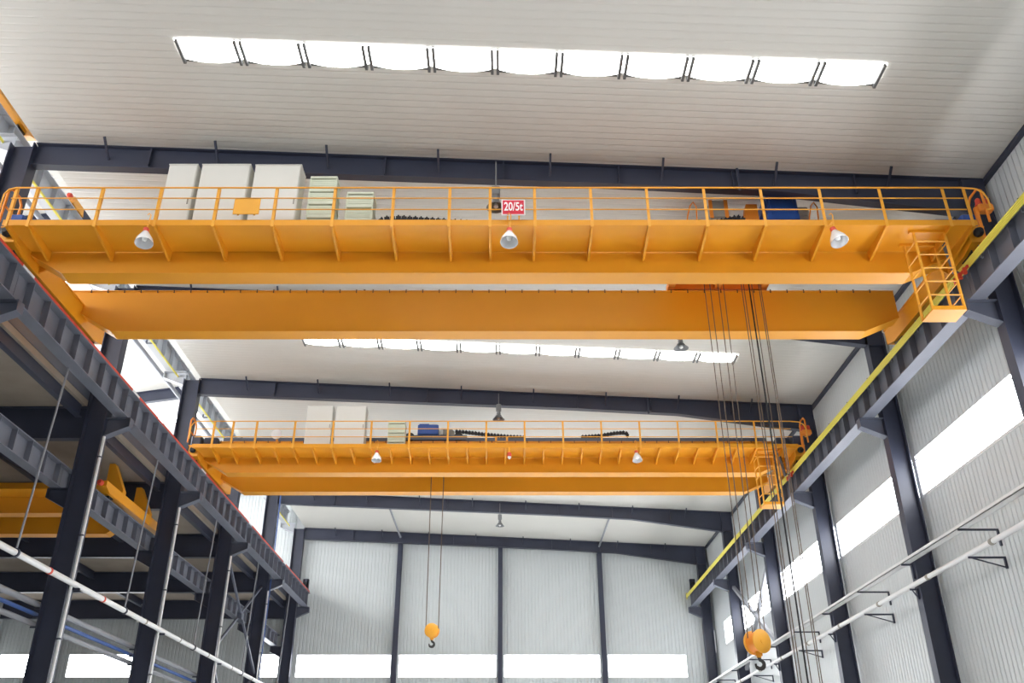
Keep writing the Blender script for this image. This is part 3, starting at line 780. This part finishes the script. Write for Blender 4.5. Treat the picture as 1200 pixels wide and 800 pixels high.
# ------------------------------------------------------------------ hooks and ropes
def hook_curve(c, r, flip=1):
    pts = []
    x, y, z = c
    pts.append((x, y, z + r * 2.3)); pts.append((x, y, z + r * 1.5))
    for k in range(11):
        a = math.radians(80 - 27 * k)
        pts.append((x + flip * r * math.cos(a), y, z + r * math.sin(a)))
    return pts
def hookblock(cx, cy, cz_, R, yaw, label, ropes, ztop, m_rope, name='hook_block', thick=.3):
    t = thing(name, label, 'hook', (cx, cy, cz_))
    ax = Vector((math.sin(yaw), math.cos(yaw), 0))
    c = Vector((cx, cy, cz_))
    for s in (-1, 1):
        part('cheek_plate', MB().lathe([(R * .98, -.015), (R, -.01), (R, .01), (R * .98, .015), (R * .2, .016), (R * .2, .035), (.01, .035)] if s > 0 else [(.01, -.035), (R * .2, -.035), (R * .2, -.016), (R * .98, -.015), (R, -.01), (R, .01), (R * .98, .015)], c + ax * s * thick / 2, ax, 32), M['yellowrail'], t)
    part('sheave', MB().lathe([(.05, -thick * .4), (R * .86, -thick * .4), (R * .8, -thick * .2), (R * .86, 0), (R * .8, thick * .2), (R * .86, thick * .4), (.05, thick * .4)], c, ax, 28), M['orange'], t)
    part('neck', MB().box(cx - R * .28, cx + R * .28, cy - .05, cy + .05, cz_ - R * 1.15, cz_ - R * .7).lathe([(R * .2, 0), (R * .2, R * .2)], (cx, cy, cz_ - R * 1.3)), M['yellow'], t)
    rr = R * .36
    pts = hook_curve((cx, cy, cz_ - R * 1.3 - rr * 1.5), rr)
    rad = [.045 * R / .29] * 2 + [.046 * R / .29 * (1.15 if 3 < k < 7 else 1) * (1 if k < 9 else .6) for k in range(11)]
    part('hook', MB().tube(pts, rad, 10), M['hook'], t, 'dark steel hook')
    for (xt, yt, xb, yb, r, mm) in ropes:
        part('wire_rope', MB().tube([(xt, yt, ztop), (xb, yb, cz_ + R * .3)], r, 6), mm or m_rope, t)
    return t
ro, rd = M['rope'], M['ropedark']
hookblock(5.71, 21, 5.0, .26, math.radians(-28), 'yellow auxiliary hook block hanging on thin ropes near the right wall', [(5.47, 20.9, 5.5, 20.95, .012, None), (5.64, 20.95, 5.62, 20.95, .012, None), (5.89, 21.05, 5.82, 21.0, .012, None), (6.06, 21.1, 5.93, 21.05, .012, None)], 15.3, ro)
hookblock(6.75, 21, 2.9, .42, math.radians(-20), 'heavy main hook block below the cluster of ropes', [(x, 21 + dy, x, 21 + dy, r, mm) for x, dy, r, mm in ((6.48, -.1, .012, None), (6.59, .05, .012, None), (6.72, 0, .02, rd), (6.83, .1, .012, None), (6.97, -.05, .012, None), (7.06, .08, .012, None))], 15.3, ro)
hookblock(-2.74, 35.6, 7.78, .27, math.radians(12), 'small yellow hook block hanging from the far crane', [(-3.0, 35.6, -2.98, 35.6, .02, None), (-2.48, 35.6, -2.5, 35.6, .02, None)], 15.3, ro, thick=.2)

# ------------------------------------------------------------------ high-bay pendant lamps under the rafters
def pendant(x, y, z, label, ztop):
    t = thing('pendant_lamp', label, 'lamp', (x, y, z), 'pendant lamps under the rafters')
    part('rod', MB().tube([(x, y, z + .62), (x, y, ztop)], .018, 8), M['lampgrey'], t)
    part('ballast', MB().bbox(x - .11, x + .11, y - .11, y + .11, z + .36, z + .66, .03), M['lampgrey'], t)
    part('neck', MB().lathe([(.06, .2), (.09, .26), (.07, .32), (.09, .37)], (x, y, z)), M['lampgrey'], t)
    part('shade', MB().lathe([(.05, .22), (.1, .19), (.17, .08), (.25, 0), (.24, 0), (.16, .08), (.09, .17), (.02, .19)], (x, y, z), n=28), M['lampgrey'], t)
    part('bulb', MB().lathe([(.02, .15), (.06, .1), (.07, .03), (.01, -.02)], (x, y, z)), M['bulb'], t, 'glass bulb')
pendant(-.2, 19.12, 15.6, 'grey pendant lamp behind the railing left of the 20/5t sign', cz(0) - .1)
pendant(5.97, 26.75, 15.4, 'grey pendant lamp just below the near crane girders, at right', cz(6) - .1)
pendant(-.2, 34.2, 15.95, 'grey pendant lamp over the middle of the far crane', cz(0) - .1)
pendant(-.2, 49.2, 15.8, 'small pendant lamp far off above the middle end wall post', cz(0) - .1)
for x, y, lb in ((6.25, 19.1, 'nearest rafter'), (6.0, 34.1, 'third rafter above the far crane')):
    t = thing('lamp_hanger', 'small empty lamp hanger under the right half of the ' + lb, 'hanger', (x, y, cz(x) - .7))
    part('rod', MB().box(x - .03, x + .03, y - .03, y + .03, cz(x) - .68, cz(x) - .05), M['steel'], t)
    part('foot', MB().lathe([(.09, 0), (.02, -.12)], (x, y, cz(x) - .66)), M['steel'], t)

# tie pipes between the last two frames, wall bracing
for x, lb in ((-6.6, 'left'), (6.1, 'right')):
    t = thing('tie_pipe', 'grey tie pipe under the roof by the end wall, ' + lb + ' of centre', 'pipe', (x, 53, cz(x) - .4))
    part('pipe', MB().tube([(x, 49.33, cz(x) - .3), (x, 56.66, cz(x) - .3)], .06, 12), M['pipegrey'], t)
    part('end_plate', MB().box(x - .1, x + .1, 49.315, 49.33, cz(x) - .42, cz(x) - .18), M['steel'], t)
    part('end_plate', MB().box(x - .1, x + .1, 56.66, 56.675, cz(x) - .42, cz(x) - .18), M['steel'], t)
def xbrace(x, y0, y1, z0, z1, label, m, w=.1):
    t = thing('cross_brace', label, 'brace', (x, (y0 + y1) / 2, z0))
    part('brace_bar', MB().bar((x, y0, z0), (x, y1, z1), w, w), m, t)
    part('brace_bar', MB().bar((x + .1, y0, z1), (x + .18, y1, z0), w, w), m, t)
    part('centre_plate', MB().box(x - .03, x + .2, (y0 + y1) / 2 - .2, (y0 + y1) / 2 + .2, (z0 + z1) / 2 - .15, (z0 + z1) / 2 + .15), m, t)
xbrace(12.45, 42.0, 49.1, 8.2, 12.4, 'grey crossed bracing on the right wall behind the auxiliary hook', M['pipegrey'], .16)
xbrace(-13.1, 42.02, 49.08, 8.0, 12.4, 'dark crossed bracing between the far left columns, upper cross', M['steelgrey'])
xbrace(-13.1, 42.02, 49.08, 2.5, 7.6, 'dark crossed bracing between the far left columns, lower cross', M['steelgrey'])

# ------------------------------------------------------------------ pipes along the walls
t = thing('steam_pipe', 'white round pipe on brackets along the right wall', 'pipe', (12.15, 30, 7.52))
PX, PZ = 12.05, 7.52
part('pipe', MB().tube([(PX, 5, PZ), (PX, 56, PZ)], .07, 16), M['pipe'], t)
for y in [9.5 + 3.75 * k for k in range(13)]:
    part('coupling', MB().lathe([(.08, -.07), (.085, -.05), (.085, .05), (.08, .07)], (PX, y + 1.1, PZ), (0, 1, 0), 16), M['grey'], t)
for k, y in enumerate([15.55 + 3.75 * k for k in range(11)]):
    xe = 12.22 if k % 2 else XR
    part('pipe_bracket', MB().box(PX - .06, xe, y - .02, y + .02, PZ - .12, PZ - .07).box(xe - .05, xe, y - .03, y + .03, PZ - .38, PZ - .07).bar((PX, y, PZ - .1), (xe - .03, y, PZ - .35), .03), M['steel'], t)
t = thing('cable_tray', 'pale flat cable tray above the white pipe on the right wall', 'tray', (12.05, 30, 8.2))
TX, TZ = 12.02, 8.18
part('tray', MB().box(TX - .12, TX + .12, 5, 55.9, TZ, TZ + .02).box(TX - .12, TX - .105, 5, 55.9, TZ, TZ + .1).box(TX + .105, TX + .12, 5, 55.9, TZ, TZ + .1), M['pipe'], t)
for k, y in enumerate([15.55 + 3.75 * k for k in range(11)]):
    xe = 12.22 if k % 2 else XR
    part('tray_bracket', MB().box(TX - .13, xe, y - .02, y + .02, TZ - .05, TZ - .002).box(xe - .05, xe, y - .03, y + .03, TZ - .45, TZ - .05), M['steel'], t)
t = thing('steam_pipe', 'white round pipe crossing in front of the left columns', 'pipe', (-12.62, 30, 7.55))
LX, LZ = -12.62, 7.55
part('pipe', MB().tube([(LX, 5, LZ), (LX, 56.5, LZ)], .085, 16), M['pipe'], t)
for k, y in enumerate([10 + 3.75 * k for k in range(13)]):
    part('coupling', MB().lathe([(.095, -.05), (.1, -.03), (.1, .03), (.095, .05)], (LX, y, LZ), (0, 1, 0), 16), M['red'] if k in (4, 5) else M['grey'], t)
for y in CY:
    part('pipe_clip', MB().box(-12.79, -12.5, y - .03, y + .03, LZ - .145, LZ - .085), M['steel'], t)
for x, z, r, m, lb in ((-13.65, 7.0, .09, 'pipegrey', 'grey pipe behind the left columns, below the white one'), (-13.65, 6.72, .06, 'pipeblue', 'blue pipe behind the left columns'), (-13.65, 6.45, .08, 'pipegrey', 'lowest grey pipe behind the left columns, under the blue one')):
    t = thing('wall_pipe', lb, 'pipe', (x, 30, z))
    part('pipe', MB().tube([(x, 5, z), (x, 56.5, z)], r, 12), M[m], t)
    for y in CY:
        part('pipe_clip', MB().box(x - .05, -13.45, y - .03, y + .03, z - r - .04, z - r), M['steel'], t)
hl = ['nearest', 'second', 'third', 'fourth', 'farthest']
for k in range(5):
    y = 23.05 + BAY * k
    t = thing('hanger_rod', 'thin grey rod from the left runway down to the white pipe, ' + hl[k], 'rod', (-12.4, y, LZ), 'hanger rods below the left runway')
    part('rod', MB().tube([(-12.45, y, RB0), (-12.62, y, LZ + .1)], .03, 8), M['pipegrey'], t)
    part('clamp', MB().lathe([(.115, -.04), (.12, -.03), (.12, .03), (.115, .04)], (LX, y, LZ), (0, 1, 0), 16), M['steel'], t)
for k, y in enumerate(FY[1:5]):
    t = thing('conduit', 'shiny vertical conduit on the left column, ' + where[k + 1], 'conduit', (-12.72, y - .15, 0), 'conduits on the left columns')
    part('tube', MB().tube([(-12.7, y - .16, .05), (-12.7, y - .16, RB0 - .66)], .045, 10), M['pipe'], t)
    for z in (3, 6, 9, 11.5):
        part('clip', MB().box(-12.79, -12.65, y - .21, y - .11, z - .02, z + .02), M['steel'], t)
t = thing('blue_cable', 'thin blue cable hanging beside the far left column', 'cable', (-12.6, 49.0, 3))
part('cable', MB().tube([(-12.6, 49.0, 2), (-12.62, 49.0, 8), (-12.6, 49.02, 12.8)], .03, 6), M['pipeblue'], t)
t = thing('blue_cable', 'thin blue cable running up above the left runway by the end wall', 'cable', (-12.6, 49.5, 14))
part('cable', MB().tube([(-12.6, 49.0, 13.9), (-12.62, 49.0, 17.5)], .035, 6), M['pipeblue'], t)
t = thing('roof_pipe', 'grey pipe under the bright upper roof beyond the left columns', 'pipe', (-16.3, 34, 19.9))
part('pipe', MB().tube([(-16.3, 12, 20.1), (-16.3, 56.5, 20.1)], .1, 10), M['pipegrey'], t)
for y in FY:
    part('hanger', MB().box(-16.33, -16.27, y - .2, y - .17, 20.15, uz(-16.3)), M['steelgrey'], t)

# ------------------------------------------------------------------ crane of the left bay, low behind the columns
t = thing('overhead_crane', 'yellow crane low in the dim left bay behind the columns', 'crane', (-22, 31, 11.33))
for ya in (31.0, 33.7):
    gb = part('girder', MB().prism([(-29.5, 11.05), (-15.2, 11.05), (-14.3, 11.75), (-14.3, 12.15), (-30.2, 12.15), (-30.2, 11.6)], 'y', ya + .03, ya + .47), YEL, t)
    part('bottom_flange', MB().loft([[(x, ya, z - .03), (x, ya + .5, z - .03), (x, ya + .5, z), (x, ya, z)] for x, z in ((-30.2, 11.6), (-29.5, 11.05), (-15.2, 11.05), (-14.3, 11.75))]), YEL, gb)
    part('end_plate', MB().prism([(-14.4, 11.75), (-13.72, 11.75), (-13.72, 11.9), (-14.2, 12.9), (-14.4, 12.9)], 'y', ya + .1, ya + .4), YEL, gb)
tr = part('end_truck', MB().prism([(29.6, 11.55), (30.0, 11.4), (35.8, 11.4), (36.2, 11.55), (36.2, 11.75), (29.6, 11.75)], 'x', -14.05, -13.67), YEL, t)
for y in (30.4, 35.5):
    part('wheel', MB().lathe([(.08, -.08), (.26, -.08), (.22, -.04), (.22, .04), (.26, .08), (.08, .08)], (-13.86, y, 11.33 + .22), (1, 0, 0), 20), M['hook'], tr, 'dark wheel')
part('buffer', MB().lathe([(.1, 0), (.11, .1), (.07, .18)], (-13.86, 29.6, 11.65), (0, -1, 0), 14), M['red'], tr, 'red buffer')
tr = part('end_truck', MB().box(-30.6, -30.2, 29.6, 36.2, 11.4, 11.9), YEL, t)
part('walkway', MB().box(-30, -14.6, 30.1, 31.0, 11.6, 11.63), YEL, t)
# ------------------------------------------------------------------ crane end on the high runway, upper left
t = thing('overhead_crane', 'sunlit yellow crane end on the high runway at the upper left edge', 'crane', (-14.1, 17, 19.08))
tr = part('end_truck', MB().prism([(13.6, 19.35), (14.0, 19.2), (20.5, 19.2), (20.9, 19.35), (20.9, 19.7), (13.6, 19.7)], 'x', -14.3, -13.9), YEL, t)
for y in (14.3, 20.2):
    part('wheel', MB().lathe([(.08, -.08), (.26, -.08), (.22, -.04), (.22, .04), (.26, .08), (.08, .08)], (-14.1, y, 19.08 + .22), (1, 0, 0), 20), M['hook'], tr, 'dark wheel')
for ya in (15.6, 18.2):
    part('girder', MB().prism([(-21.5, 19.1), (-15.2, 19.1), (-14.32, 19.5), (-14.32, 19.9), (-21.5, 19.9)], 'y', ya, ya + .45), YEL, t)
part('railing', MB().tube([(-13.95, 13.8, 19.7), (-13.95, 13.8, 20.5), (-13.95, 15.4, 20.5), (-13.95, 15.4, 19.7)], .03, 8), M['pipe'], t)
t = thing('rail_stop', 'small yellow and red stop on the high runway beyond the left columns', 'rail stop', (-14.1, 23.8, 19.08))
part('stop_body', MB().prism([(23.6, 19.08), (24.4, 19.08), (24.3, 19.5), (23.9, 19.55)], 'x', -14.25, -13.95), YEL, t)
part('buffer', MB().lathe([(.09, 0), (.1, .1), (.06, .16)], (-14.1, 23.66, 19.35), (0, -1, 0), 12), M['red'], t)

# small fittings of the left bay
for x, y, z, lb in ((-19.2, 49.15, 11.45, 'small dark pendant lamp in the left bay, above the white wall box'), (-20.0, 41.65, 11.5, 'dark pendant lamp in the left bay beside the second column from the near end')):
    pendant(x, y, z, lb, DZ - 1.05)
t = thing('wall_box', 'small white box on the end wall of the dim left bay', 'box', (-22.35, 57.1, 12.0))
part('housing', MB().bbox(-22.65, -22.05, 56.85, 57.14, 12.0, 12.8, .03), M['white'], t)
part('lid', MB().bbox(-22.6, -22.1, 56.82, 56.85, 12.05, 12.75, .01), M['white'], t)
